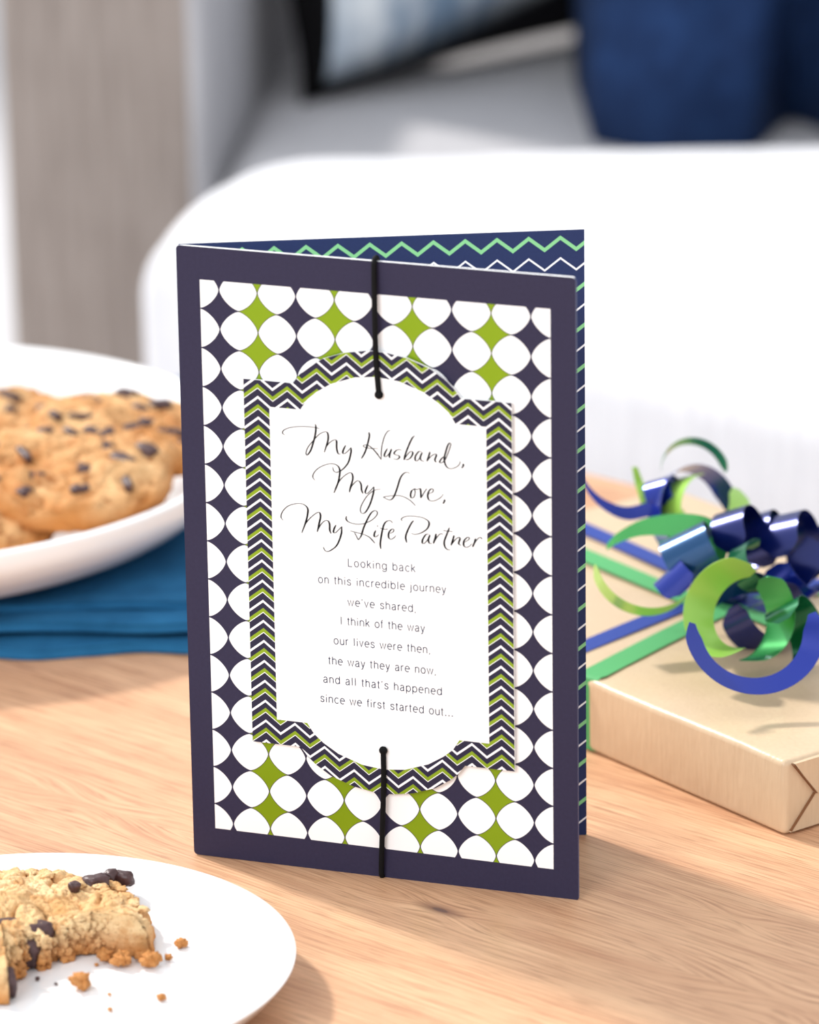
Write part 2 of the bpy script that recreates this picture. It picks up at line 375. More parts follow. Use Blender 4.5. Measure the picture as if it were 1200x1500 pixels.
def throw():
    bm = bmesh.new(); nx, ny = 60, 60
    g = []
    for i in range(nx + 1):
        row = []
        for j in range(ny + 1):
            a = i / nx * 2 - 1; b = j / ny
            # cross-section: from the seat at the front, up, over, and back
            ang = math.pi * b
            y = -math.cos(ang) * .11; z = math.sin(ang) ** .45 * .25
            f = 1 - abs(a) ** 6 * .35
            x = a * .20 * (1 - .10 * math.sin(ang))
            n1 = noise.noise(Vector((a * 3.2, b * 3.0, 1.3))) * .080 * math.sin(ang) ** .4
            crease = -.075 * math.exp(-((a + .22 - .9 * (b - .25)) / .10) ** 2) - .05 * math.exp(-((a + .75 + .5 * (b - .25)) / .08) ** 2) * math.sin(ang) ** .5
            y2 = y * f - (n1 + crease) * math.cos(ang); z2 = z * f + (n1 + crease) * math.sin(ang)
            row.append(bm.verts.new((x, max(y2, -.113), max(0, z2))))
        g.append(row)
    for i in range(nx):
        for j in range(ny): bm.faces.new((g[i][j], g[i + 1][j], g[i + 1][j + 1], g[i][j + 1]))
    for col in (0, nx):
        bm.faces.new([g[col][j] for j in range(ny + 1)])
    bm.faces.new([g[i][0] for i in range(nx + 1)] + [g[i][ny] for i in range(nx, -1, -1)])
    bmesh.ops.recalc_face_normals(bm, faces=bm.faces[:]); return bm
th = obj('folded_throw', throw(), M_navy, None, True, (.300, 1.182, -.044)); th.rotation_euler = (0, 0, math.radians(2))
tag(th, 'navy blue throw blanket bundled on the sofa behind the chaise, upper right corner', 'blanket')
# ------------------------------------------------------------------ napkin
t = NT('teal_linen'); v, s = t.xyz(); nz = t.noise(v, 1200, 2); t.bump(nz, .5, .0006)
M_nap = t.set(t.mix(t.noise(v, 70, 3), lin((20, 74, 112)), lin((44, 112, 158))), .9, 0, .15)
def sheet(x0, x1, y0, y1, z, th, amp, seed, nx=70, ny=60, over=.0):
    """one cloth layer with soft ripples, rounded fold at the front edge"""
    bm = bmesh.new(); top = []; bot = []
    for i in range(nx + 1):
        a = i / nx; x = x0 + (x1 - x0) * a; rt_, rb = [], []
        fy = noise.noise(Vector((a * 4, seed, 0))) * .006
        for j in range(ny + 1):
            b = (j / ny) ** 1.6; y = y0 + fy + (y1 - y0) * b
            edge = min(1, (j / 3)) ** .5
            rip = max(0, noise.noise(Vector((x * 16, y * 26 + seed * 3, seed)))) * amp * math.exp(-b * 5)
            rt_.append(bm.verts.new((x, y - .002 * (edge > .9), z + th * (.15 + .85 * edge) + rip)))
            rb.append(bm.verts.new((x, y, z + rip * .9)))
        top.append(rt_); bot.append(rb)
    for i in range(nx):
        for j in range(ny):
            bm.faces.new((top[i][j], top[i + 1][j], top[i + 1][j + 1], top[i][j + 1])); bm.faces.new((bot[i][j], bot[i][j + 1], bot[i + 1][j + 1], bot[i + 1][j]))
        bm.faces.new((top[i][0], bot[i][0], bot[i + 1][0], top[i + 1][0])); bm.faces.new((top[i][ny], top[i + 1][ny], bot[i + 1][ny], bot[i][ny]))
    for j in range(ny):
        bm.faces.new((top[0][j], top[0][j + 1], bot[0][j + 1], bot[0][j])); bm.faces.new((top[nx][j], bot[nx][j], bot[nx][j + 1], top[nx][j + 1]))
    bmesh.ops.recalc_face_normals(bm, faces=bm.faces[:]); return bm
nk = tag(empty('cloth_napkin', (0, 0, 0)), 'teal blue folded linen napkin lying under the bowl of cookies', 'napkin')
obj('napkin_layer', sheet(-.185, -.050, .190, .525, .0003, .0035, .003, 1.0), M_nap, nk, True)
obj('napkin_layer', sheet(-.27, -.052, .197, .40, .0055, .003, .008, 4.0), M_nap, nk, True)
obj('napkin_layer', sheet(-.26, -.053, .212, .39, .0100, .003, .002, 7.0), M_nap, nk, True)
# ------------------------------------------------------------------ bowl
def smoothprof(p, n=6): return [(max(0, q.x), q.y) for q in catmull([(a, b, 0) for a, b in p], n)]
BZ = .0135
BC = Vector((-.2055, .3135, BZ))
prof = smoothprof([(0, .0045), (.06, .0045), (.09, .0055), (.115, .011), (.130, .022), (.1375, .0285), (.1405, .0290), (.1418, .0275), (.1405, .020), (.133, .012), (.118, .0035), (.09, .0008), (.06, 0), (0, 0)])
bw = tag(empty('serving_bowl', BC), 'large shallow white ceramic bowl heaped with chocolate chip cookies on the teal napkin', 'bowl')
obj('bowl_body', lathe(prof, 160), M_china, bw, True)
# ------------------------------------------------------------------ cookies
def chip_bm(seed, sx, sy, sz, sub=3):
    bm = bmesh.new(); bmesh.ops.create_icosphere(bm, subdivisions=sub, radius=1)
    for v in bm.verts:
        d = v.co.normalized(); p = 3.5
        r = (abs(d.x) ** p + abs(d.y) ** p + abs(d.z) ** p) ** (-1 / p)
        r *= 1 + .28 * noise.noise(d * 1.6 + Vector((seed * 7.1, seed, 0))) + .10 * noise.noise(d * 5 + Vector((seed, 3, 1)))
        v.co = Vector((d.x * r * sx, d.y * r * sy, d.z * r * sz))
    return bm
WALL = []
def cookie_bm(R, H, seed, nphi, nr, bite=None, fine=1., c0=(0, 0)):
    """closed cookie: rings from the middle of the top, over the rim, to the underside.
    bite = list of (x, y, radius) discs removed; c0 = the point the rays start from"""
    c0 = Vector((c0[0], c0[1], 0)); rng = []; bit = []
    for i in range(nphi):
        a = 2 * math.pi * i / nphi; d = Vector((math.cos(a), math.sin(a), 0))
        Rr = R * (1 + .035 * noise.noise(Vector((math.cos(a) * 1.5, math.sin(a) * 1.5, seed))))
        b = c0.dot(d); rho = -b + math.sqrt(b * b - c0.length_squared + Rr * Rr); isb = 0
        if bite:
            for bx, by, br in bite:
                w = c0 - Vector((bx, by, 0)); bb = w.dot(d)
                br2 = br * (1 + .16 * noise.noise(Vector((a * 7, seed, 2))) + .06 * noise.noise(Vector((a * 25, seed, 5))))
                disc = bb * bb - w.length_squared + br2 * br2
                if disc > 0:
                    t0 = -bb - math.sqrt(disc)
                    if 0 < t0 < rho: isb = min(1., (rho - t0) / .003); rho = t0
        rng.append(rho); bit.append(isb)
    bm = bmesh.new(); rings = []; WALL.clear()
    ntop = nr; nside = max(6, int(nr * .28)); nbot = 4
    o = Vector((seed * 3.7, seed * 1.3, 0))
    def disp(p, n, k):
        q = p / R
        big = noise.noise(q * 2.6 + o) * .0034
        lump = (noise.noise(q * 6 + o)) * .0022
        cr = noise.noise(q * 4.2 + o * 2); crack = -.0024 * math.exp(-(cr / .07) ** 2) * k
        sm = (abs(noise.noise(q * 16 + o)) - .2) * .0014 * fine + noise.noise(q * 40 + o) * .0005 * fine
        return (big + lump) * k + crack * fine + sm
    zero = bm.verts.new((c0.x, c0.y, H + disp(Vector((c0.x, c0.y, H)), None, 1)))
    for k in range(1, ntop + nside + nbot + 1):
        ring = []
        for i in range(nphi):
            a = 2 * math.pi * i / nphi; d = Vector((math.cos(a), math.sin(a), 0)); rho = rng[i]; b = bit[i]
            if k <= ntop:
                f = k / ntop * .93
                p = c0 + d * rho * f; rr = p.length / R
                z = H * (1 - .40 * max(0, rr) ** 4.5)
                if b: pass
                n = Vector((0, 0, 1)); dsp = disp(Vector((p.x, p.y, z)), n, 1)
                z += dsp; q = Vector((p.x, p.y, z))
            elif k <= ntop + nside:
                s = (k - ntop) / nside
                p0 = c0 + d * rho; rr = min(1, p0.length / R)
                ztop = H * (1 - .40 * rr ** 4.5)
                th = s * math.pi * .5
                round_ = (math.sin(th * 1.0) ** .6)
                if b > .5: f = .93 + .07 * min(1, s * 3.2) ; z = ztop * (1 - s ** 1.15)
                else: f = .93 + .07 * math.sin(min(1, s * 1.25) * math.pi / 2); z = ztop * (math.cos(th) ** .85)
                p = c0 + d * rho * f
                q = Vector((p.x, p.y, z))
                if b > .05:
                    P = Vector((p.x, p.y, z)) * 1000
                    rgh = noise.noise(P * .35 + o) * .0030 + abs(noise.noise(P * .8 + o)) * .0034 - .001 + noise.noise(P * 1.9 + o) * .0010
                    q = q + d * (rgh * fine * b - .0008 * b); q.z += noise.noise(P * .8 + o * 3) * .0008 * b * (1 - s)
                else:
                    q = q + d * disp(q, d, .4) * .8
                z1 = disp(Vector((p.x, p.y, ztop)), None, 1); q.z += z1 * (1 - s)
                q.z = max(q.z, 0)
                if b > .3: WALL.append(q.copy())
            else:
                s = (k - ntop - nside) / nbot
                p = c0 + d * rho * .985 * (1 - s * .995); q = Vector((p.x, p.y, 0))
            ring.append(bm.verts.new(q))
        rings.append(ring)
    for i in range(nphi): bm.faces.new((zero, rings[0][i], rings[0][(i + 1) % nphi]))
    for r0, r1 in zip(rings, rings[1:]):
        for i in range(nphi): j = (i + 1) % nphi; bm.faces.new((r0[i], r1[i], r1[j], r0[j]))
    bm.faces.new(rings[-1][::-1])
    bmesh.ops.recalc_face_normals(bm, faces=bm.faces[:])
    return bm
def chip(parent, p, s, seed, rz=0, rx=0):
    c = obj('chocolate_chip', chip_bm(seed, s[0], s[1], s[2]), M_choc, parent, True, p); c.rotation_euler = (rx, 0, rz); return c
# half-eaten cookie on the near plate
PC = Vector((-.1213, -.1140, 0))
KC = Vector((-.1255, -.0825, .0042))
ck = tag(empty('cookie', KC), 'bitten chocolate chip cookie on the near white plate', 'cookie')
bite = [(.0285, -.0330, .0262)]
kb = cookie_bm(.0438, .0122, 2.3, 460, 120, bite, 1.0, (-.006, .010))
rl = random.Random(5)
_t = bmesh.new(); bmesh.ops.create_icosphere(_t, subdivisions=3, radius=1); ICO = ([v.co.copy() for v in _t.verts], [[v.index for v in f.verts] for f in _t.faces]); _t.free()
def lump(c, r, sd, flat=1.):
    vs = []
    for d in ICO[0]:
        q = 1 + .5 * noise.noise(d * 1.7 + Vector((sd, 0, 0))) + .5 * abs(noise.noise(d * 3.5 + Vector((0, sd, 0)))) - .1
        vs.append(kb.verts.new(c + Vector((d.x, d.y, d.z * flat)) * q * r))
    for f in ICO[1]: kb.faces.new([vs[k] for k in f])
for k in range(420):
    w = rl.choice(WALL)
    lump(w, rl.uniform(.0004, .0014) * (1.1 - .4 * w.z / .012), k * 1.7)
BX, BY, BR = bite[0]
for k in range(60):
    a = rl.uniform(-.45, 1.7); r0 = rl.uniform(.030, .0415); x, y = r0 * math.cos(a), r0 * math.sin(a)
    if math.hypot(x - BX, y - BY) < BR + .001: continue
    zt = .0122 * (1 - .4 * (r0 / .0438) ** 4.5)
    lump(Vector((x, y, zt - .0006)), rl.uniform(.0010, .0024), k * 2.3, .4)
obj('dough', kb, M_dough, ck, True)
for (px, py, z, s, sd_, rz) in [(141, 1292, .0138, (.0042, .0030, .0022), 1.1, .3), (163, 1283, .0132, (.0022, .002, .002), 1.7, .9), (181, 1287, .0120, (.0034, .0022, .0024), 2.2, -.5),
    (109, 1299, .0155, (.0019, .0016, .0016), 3.1, .2), (26, 1311, .0136, (.0048, .0018, .0015), 4.4, .1), (54, 1372, .0112, (.0050, .0040, .0046), 5.3, .5), (44, 1395, .0085, (.0036, .0036, .0048), 6.1, 1.2),
    (15, 1440, .0085, (.0018, .0022, .0045), 7.4, .1), (148, 1376, .0070, (.0018, .0026, .0016), 9.2, 0), (198, 1384, .0065, (.0022, .0022, .0014), 3.6, .5), (128, 1360, .0105, (.002, .002, .0018), 2.9, .8), (8, 1352, .0150, (.004, .0024, .0012), 8.8, .4)]:
    p = onz(px, py, z) - KC; chip(ck, p, s, sd_, rz)
# cookies heaped in the bowl
M1 = cookie_bm(.043, .011, 5.1, 120, 34, None, .8); me_a = None
def bowl_cookie(loc, tilt, rz, seed, label, R=.043):
    e = empty('cookie', loc); e.rotation_euler = (tilt[0], tilt[1], rz)
    tag(e, label, 'cookie', 'chocolate chip cookies heaped in the bowl')
    obj('dough', cookie_bm(R, .0115, seed, 150, 40, None, .8), M_dough2, e, True)
    rnd = random.Random(int(seed * 10)); used = []
    for k in range(15):
        for _ in range(30):
            a = rnd.uniform(0, 6.28); r = R * math.sqrt(rnd.uniform(0, .72)); q = (r * math.cos(a), r * math.sin(a))
            if all(math.hypot(q[0] - w[0], q[1] - w[1]) > .0095 for w in used): break
        used.append(q); zz = .0115 * (1 - .4 * (r / R) ** 4.5)
        chip(e, Vector((q[0], q[1], zz - .0005)), (rnd.uniform(.0016, .0060), rnd.uniform(.0014, .0034), rnd.uniform(.0010, .0020)), seed + k, rnd.uniform(0, 3))
    return e
def pc(px, py, y, dz=0): p = ony(px, py, y); return (p.x, p.y, p.z + dz)
rad = math.radians
bowl_cookie(pc(96, 708, .259), (rad(8), rad(-2), 0), .4, 5.1, 'large cookie lying in front on top of the heap in the bowl, beside the card', .0405)
bowl_cookie(pc(-92, 742, .243), (rad(11), rad(-8), 0), 1.4, 6.7, 'cookie at the left edge of the photo in the bowl, cut off by the frame', .0455)
bowl_cookie(pc(184, 650, .298), (rad(4), rad(-7), 0), 2.2, 8.3, 'cookie at the back right of the bowl, partly behind the card', .0370)
bowl_cookie(pc(36, 660, .344), (rad(7), rad(-2), 0), .9, 9.9, 'cookie at the back of the bowl above the front cookie', .0435)
bowl_cookie((-.205, .3100, BZ + .0048), (0, 0, 0), .2, 11.4, 'lowest cookie in the bowl, mostly under the others', .0435)
# ------------------------------------------------------------------ near plate and crumbs
pp = smoothprof([(0, .0035), (.04, .0035), (.060, .0040), (.074, .0075), (.0820, .0135), (.0832, .0140), (.0835, .0130), (.0765, .0060), (.062, .0012), (.055, .0006), (.052, 0), (.050, .0008), (0, .0008)])
pt = tag(empty('plate', PC), 'round white plate with the bitten cookie in the near left corner', 'plate')
obj('plate_body', lathe(pp, 200), M_china, pt, True)
CR = [(120, 1440, .0030, 'largest golden crumb on the plate, below the bite'), (222, 1409, .0028, 'golden crumb at the right tip of the bitten cookie'), (209, 1401, .0020, 'small crumb touching the right tip of the cookie'),
      (265, 1383, .0018, 'pale crumb right of the cookie, farthest up the plate'), (247, 1403, .0011, 'tiny crumb between the cookie tip and the pale crumb'), (236, 1461, .0014, 'pale yellow crumb low on the right of the plate'),
      (160, 1456, .0006, 'tiny crumb right of the largest golden crumb'), (55, 1433, .0007, 'tiny dark chocolate speck left of the largest crumb'), (82, 1440, .0005, 'tinier dark speck beside the largest crumb'),
      (155, 1402, .0024, 'brown crumb tucked under the bite edge'), (178, 1408, .0028, 'rough crumb hanging at the bite edge'), (141, 1412, .0006, 'tiny crumb just below the bite edge'), (323, 1397, .0006, 'tiny crumb far out on the right of the plate'), (161, 1478, .0008, 'tiny crumb at the lower edge of the photo on the plate')]
for k, (px, py, r, lb) in enumerate(CR):
    bm = bmesh.new(); bmesh.ops.create_icosphere(bm, subdivisions=4 if r > .001 else 3, radius=1)
    for v in bm.verts:
        d = v.co.normalized(); q = 1 + .6 * noise.noise(d * 1.5 + Vector((k * 5, 0, 0))) + .55 * abs(noise.noise(d * 2.8 + Vector((k, 5, 0)))) - .12 + .2 * noise.noise(d * 7)
        v.co = d * q * r; v.co.z *= .75
    zmin = min(v.co.z for v in bm.verts)
    P = onz(px, py, .004 + r * .5); hz = .0036
    o = obj('crumb', bm, M_choc if 'dark' in lb else M_dough, None, True, (P.x, P.y, hz - zmin))
    tag(o, lb, 'crumb', 'cookie crumbs scattered on the plate')
# ------------------------------------------------------------------ greeting card
T1, T2, LEAN = .34885, .07738, .00517
cw, chh = .1317, .2060
card = tag(empty('greeting_card', (-.07264, 0, .0002)), 'standing navy greeting card with white dots, green diamonds and a lettered label', 'card')
card.rotation_euler = (0, LEAN, 0)
def rrect(x0, x1, z0, z1, r, n=5):
    pts = []
    for cx, cz, a0 in ((x1 - r, z1 - r, 0), (x0 + r, z1 - r, 90), (x0 + r, z0 + r, 180), (x1 - r, z0 + r, 270)):
        for k in range(n + 1):
            a = math.radians(a0 + 90 * k / n); pts.append((cx + r * math.cos(a), cz + r * math.sin(a)))
    return pts
TH = .0011
bm = prism(rrect(0, cw, 0, chh, .0013), 0, TH)
for f in bm.faces:
    if f.normal.x > .7 or (abs(f.normal.y) < .5 and f.normal.z < -.3): f.material_index = 2
    if f.normal.x < -.7: f.material_index = 2
fp = obj('front_panel', bm, [M_face, M_paper, M_navyedge], card); fp.rotation_euler = (0, 0, -T1)
bp = obj('back_panel', prism([(0.0008, 0), (.129, 0), (.1290, .2063), (0.0008, .2063)], 0, .0004), [M_zigin, M_paper], card); bp.rotation_euler = (0, 0, T2)
bp['label'] = 'inner back panel printed with green and white zigzags on navy'
# front-panel frame for turning photo points into panel millimetres
D1 = Vector((math.cos(T1), -math.sin(T1), 0)); UPV = Vector((math.sin(LEAN), 0, math.cos(LEAN))); N1 = D1.cross(UPV)
FB = Vector((-.07264, 0, 0))
def fr(px, py, off=.0):
    r = ray(px, py); M3 = Matrix((D1, UPV, -r)).transposed(); s = M3.inverted() @ (CP - FB - N1 * off); return s.x, s.y
def mir(L): return [(x, 207.15 - z) for x, z in L]
mm = .001
arcT = [(38.9, 164.6), (41.2, 167.6), (43.94, 170.1), (49.03, 173.4), (56.59, 176.1), (63.25, 177.25), (66.8, 177.4), (70.3, 177.25), (77.0, 176.1), (84.6, 173.4), (89.7, 170.1), (92.4, 167.6), (94.7, 164.6)]
outer = [(22.3, 164.6)] + arcT + [(111.3, 164.6)] + [(x, z) for x, z in mir(arcT[::-1] if False else arcT)][::-1]
outer = [(22.3, 164.6)] + arcT + [(111.3, 164.6), (111.3, 42.55)] + mir(arcT)[::-1] + [(22.3, 42.55)]
arcI = [(41.3, 156.1), (43.6, 159.6), (46.69, 162.3), (51.78, 165.5), (59.78, 168.3), (67.1, 169.1), (74.4, 168.3), (82.4, 165.5), (87.5, 162.3), (90.7, 159.6), (92.9, 156.1)]
inner = [(30.9, 156.1)] + arcI + [(102.9, 156.1), (102.9, 51.05)] + mir(arcI)[::-1] + [(30.9, 51.05)]
pq = obj('plaque', prism([(x * mm, z * mm) for x, z in outer], -.0017, -.0010), [M_zig, M_paper], fp)
pq['label'] = 'raised die-cut label with zigzag border'
fo = obj('foam_pad', prism([(x * mm, z * mm) for x, z in [(34, 60), (100, 60), (100, 146), (34, 146)]], -.0010, 0), [M_paper, M_paper], fp)
lb_ = obj('label_panel', prism([(x * mm, z * mm) for x, z in inner], -.00176, -.0017), [M_label, M_paper], pq)
# handwriting: traced pen strokes with a broad-nib width
A = lambda L: [(400 + x / 6.82, 600 + y / 6.82) for x, y in L]
B = lambda L: [(540 + x / 6.667, 600 + y / 6.667) for x, y in L]
ST = [A(q) for q in [
 [(120,256),(95,235),(110,205),(180,178),(300,168),(420,178),(465,190)],
 [(420,143),(428,165),(425,230),(405,320),(375,410),(340,455),(330,430),(350,375),(410,300),(470,240),(525,220),(548,240),(550,300),(530,370),(513,425)],
 [(513,425),(530,375),(570,325),(615,300),(635,315),(635,370),(645,425),(660,443),(675,438)],
 [(728,352),(705,395),(697,430),(715,438),(750,410),(780,375)], [(780,375),(778,430),(750,530),(690,600),(635,625),(605,608),(597,572)],
 [(957,222),(963,255),(950,320),(920,420),(882,488)], [(1050,385),(980,385),(915,372),(903,358),(925,350),(970,365),(1030,425),(1080,495)],
 [(422,708),(398,675),(410,630),(460,580),(540,545),(610,542),(655,570),(668,620),(655,710),(630,780),(608,832)],
 [(608,832),(635,760),(690,680),(760,630),(790,640),(797,690),(775,770),(763,825)], [(763,825),(785,765),(830,715),(860,712),(880,745),(885,800),(900,838)],
 [(950,750),(930,790),(922,825),(940,835),(975,805),(1008,765)], [(1008,765),(1003,830),(970,940),(925,1020),(890,1033),(873,1005),(885,950),(940,860),(1010,805),(1075,790)],
 [(102,1108),(80,1075),(95,1020),(150,965),(230,940),(300,945),(345,985),(345,1050),(325,1130),(288,1230)],
 [(288,1230),(320,1150),(370,1085),(430,1035),(465,1028),(475,1070),(460,1140),(442,1222)], [(442,1222),(470,1160),(510,1115),(545,1108),(565,1140),(567,1200),(580,1237)],
 [(630,1150),(610,1190),(605,1225),(625,1228),(660,1195),(688,1165)], [(688,1165),(680,1250),(640,1350),(585,1400),(540,1417),(515,1400),(503,1370)],
 [(735,1062),(730,1090),(755,1120),(820,1140),(900,1138),(980,1105),(1030,1060),(1043,1025),(1020,1005),(980,1030),(940,1100),(905,1180),(880,1260),(852,1300)],
 [(852,1300),(835,1265),(815,1228)], [(768,1208),(820,1222),(890,1240),(960,1270),(1020,1333)]]] + [B(q) for q in [
 [(122,487),(125,400),(135,330),(155,260),(185,210),(215,198)],
 [(185,375),(160,420),(155,450),(172,455),(200,425),(225,378)], [(225,378),(208,430),(205,460),(220,468)],
 [(325,395),(300,385),(270,395),(250,420),(260,435),(295,445),(300,465),(275,482),(240,475)],
 [(450,250),(425,275),(390,350),(360,430),(345,488)], [(345,488),(365,455),(400,410),(425,405),(430,430),(410,465),(375,485),(350,478)],
 [(520,405),(490,405),(460,445),(455,485),(475,495),(510,450),(525,410)], [(525,410),(505,460),(515,490),(545,500)],
 [(600,405),(590,440),(570,500)], [(570,500),(610,450),(650,428),(662,440),(648,480),(655,503),(670,505)],
 [(755,455),(730,455),(700,490),(698,512),(720,510),(755,470),(790,380),(803,335),(793,318),(775,340),(755,400),(740,470),(750,530),(780,565),(820,568),(870,545),(895,510),(885,492)],
 [(925,520),(925,540),(908,565)],
 [(405,620),(380,608),(345,618),(310,665),(280,760),(250,840),(225,872),(200,878),(165,862),(148,850),(200,840),(290,835),(350,850),(410,885),(458,933)],
 [(450,765),(420,790),(410,830),(420,858),(445,845),(455,800),(450,768),(470,775),(505,762)], [(505,762),(510,800),(512,860)], [(512,860),(545,800),(570,765)],
 [(590,815),(625,800),(632,775),(610,768),(585,800),(578,845),(595,880),(640,885),(700,855),(730,820)], [(740,870),(742,885),(727,913)],
 [(70,1175),(55,1215),(60,1240),(80,1235),(100,1215)], [(84,1130),(92,1137)],
 [(235,1105),(215,1082),(180,1085),(150,1120),(130,1200),(115,1300),(120,1358)], [(110,1152),(150,1165),(190,1163)],
 [(210,1205),(240,1190),(245,1165),(225,1165),(200,1195),(195,1240),(215,1262),(245,1250),(268,1225)],
 [(440,1078),(415,1110),(380,1180),(362,1240),(373,1295)], [(330,1085),(320,1065),(350,1042),(420,1035),(510,1045),(575,1075),(592,1110),(570,1160),(510,1200),(450,1213),(415,1200)],
 [(590,1210),(560,1215),(530,1260),(525,1295),(545,1300),(580,1260),(600,1215)], [(600,1215),(585,1265),(595,1300),(620,1300)],
 [(660,1205),(650,1250),(633,1303)], [(633,1303),(665,1245),(700,1208),(730,1210)],
 [(790,1145),(765,1210),(740,1280),(745,1330),(770,1360),(800,1363)], [(730,1175),(780,1180),(822,1185)],
 [(835,1220),(825,1260),(805,1320)], [(805,1320),(845,1265),(880,1240),(893,1255),(880,1300),(905,1322)],
 [(935,1290),(975,1265),(985,1245),(965,1240),(935,1270),(928,1310),(945,1335),(980,1330),(1010,1300)],
 [(1045,1250),(1035,1290),(1015,1335)], [(1015,1335),(1050,1275),(1085,1240),(1112,1255)]]]
bm = bmesh.new(); YL = -.00179
for si, stv in enumerate(ST):
    pts = catmull([(*fr(x, y, .0018), 0) for x, y in stv], 6); n = len(pts); L = []; R_ = []
    for i, p in enumerate(pts):
        tv = (pts[min(i + 1, n - 1)] - pts[max(i - 1, 0)]).normalized()
        steep = abs(tv.y) ; down = 1 if tv.y < 0 else .35
        w = (.00012 + .00021 * steep ** 2 * down)
        e = min(i, n - 1 - i) / max(1, n - 1); w *= min(1, .55 + e * 4)
        q = Vector((-tv.y, tv.x, 0)) * w
        L.append(bm.verts.new((p.x + q.x, YL - si * 2e-7, p.y + q.y))); R_.append(bm.verts.new((p.x - q.x, YL - si * 2e-7, p.y - q.y)))
    for i in range(n - 1):
        bm.faces.new((R_[i], R_[i + 1], L[i + 1], L[i]))
ht = obj('script_lettering', bm, M_ink, pq); ht['label'] = 'black flowing handwritten title My Husband, My Love, My Life Partner'
LINES = [('Looking back', 509.3, 829.2, 608.6, 837.3), ('on this incredible journey', 466, 853.5, 653.4, 867.8), ("we've shared,", 509.3, 886.7, 610, 896), ('I think of the way', 498.5, 914.2, 622.4, 925),
         ('our lives were then,', 488.8, 943, 631, 956.5), ('the way they are now,', 481, 972.3, 639.3, 987.4), ("and all that's happened", 473.6, 999.3, 647.6, 1017.3), ('since we first started out...', 469.3, 1027.5, 664.3, 1048.8)]
# light sans-serif drawn as single pen strokes; cap height 1, baseline 0, (advance, strokes)
def arc(cx, cy, rx, ry, a0, a1, n=10): return [(cx + rx * math.cos(math.radians(a0 + (a1 - a0) * k / n)), cy + ry * math.sin(math.radians(a0 + (a1 - a0) * k / n))) for k in range(n + 1)]
X = .73; O = lambda cx: arc(cx, X / 2, .27, X / 2, 0, 360, 22)
GL_ = {
 ' ': (.36, []), 'L': (.66, [[(.1, 1), (.1, 0), (.6, 0)]]), 'I': (.28, [[(.14, 1), (.14, 0)]]), 'l': (.24, [[(.12, 1), (.12, 0)]]),
 'i': (.24, [[(.12, X - .05), (.12, 0)], [(.12, 1), (.12, .88)]]), 'o': (.66, [O(.33)]), 'c': (.60, [arc(.34, X / 2, .27, X / 2, 45, 315, 18)]),
 'e': (.64, [[(.06, .39), (.60, .39)] + arc(.33, X / 2, .27, X / 2, 5, 310, 20)]),
 'a': (.62, [arc(.30, X - .20, .20, .20, 165, 0, 8) + [(.50, .12)] + arc(.56, .1, .06, .09, 180, 280, 4), arc(.24, .19, .18, .19, 90, 360, 14)[:0] + [(.50, .46), (.42, .42), (.20, .37), (.08, .28), (.07, .14), (.14, .03), (.25, 0), (.40, .05), (.50, .2)]]),
 'd': (.66, [O(.32), [(.59, 1), (.59, 0)]]), 'b': (.66, [O(.34), [(.07, 1), (.07, 0)]]), 'p': (.66, [O(.34), [(.07, X), (.07, -.28)]]),
 'g': (.66, [O(.32), [(.59, X), (.59, -.05)] + arc(.33, -.05, .26, .22, 0, -160, 8)]),
 'n': (.62, [[(.08, X), (.08, 0)], arc(.31, X - .24, .23, .24, 170, 0, 10) + [(.54, 0)]]), 'h': (.62, [[(.08, 1), (.08, 0)], arc(.31, X - .24, .23, .24, 170, 0, 10) + [(.54, 0)]]),
 'u': (.62, [[(.08, X)] + arc(.31, .24, .23, .24, 180, 360, 10), [(.54, X), (.54, 0)]]), 'r': (.38, [[(.08, X), (.08, 0)], arc(.33, X - .26, .25, .26, 165, 85, 6)]),
 't': (.34, [[(.15, .94), (.15, .12)] + arc(.24, .1, .09, .1, 180, 285, 5), [(.02, X), (.30, X)]]), 'f': (.32, [arc(.26, .86, .12, .14, 80, 180, 6) + [(.14, 0)], [(.02, X), (.28, X)]]),
 'k': (.56, [[(.08, 1), (.08, 0)], [(.50, X), (.08, .28)], [(.24, .43), (.53, 0)]]), 'v': (.54, [[(.03, X), (.27, 0), (.51, X)]]), 'y': (.54, [[(.03, X), (.28, 0)], [(.51, X), (.25, -.12), (.17, -.26), (.05, -.27)]]),
 'w': (.82, [[(.03, X), (.22, 0), (.41, X), (.60, 0), (.79, X)]]), 'j': (.24, [[(.12, X), (.12, -.16), (.07, -.26), (-.03, -.27)], [(.12, 1), (.12, .90)]]),
 's': (.56, [[(.49, .56), (.43, .68), (.28, X), (.13, .68), (.08, .55), (.14, .43), (.28, .38), (.43, .32), (.50, .2), (.44, .06), (.28, 0), (.12, .05), (.05, .17)]]),
 ',': (.26, [[(.13, .05), (.13, -.02), (.08, -.14)]]), '.': (.28, [[(.10, -.01), (.10, .12)], [(.17, -.01), (.17, .12)]]), "'": (.24, [[(.12, 1), (.12, .92), (.09, .80)]])}
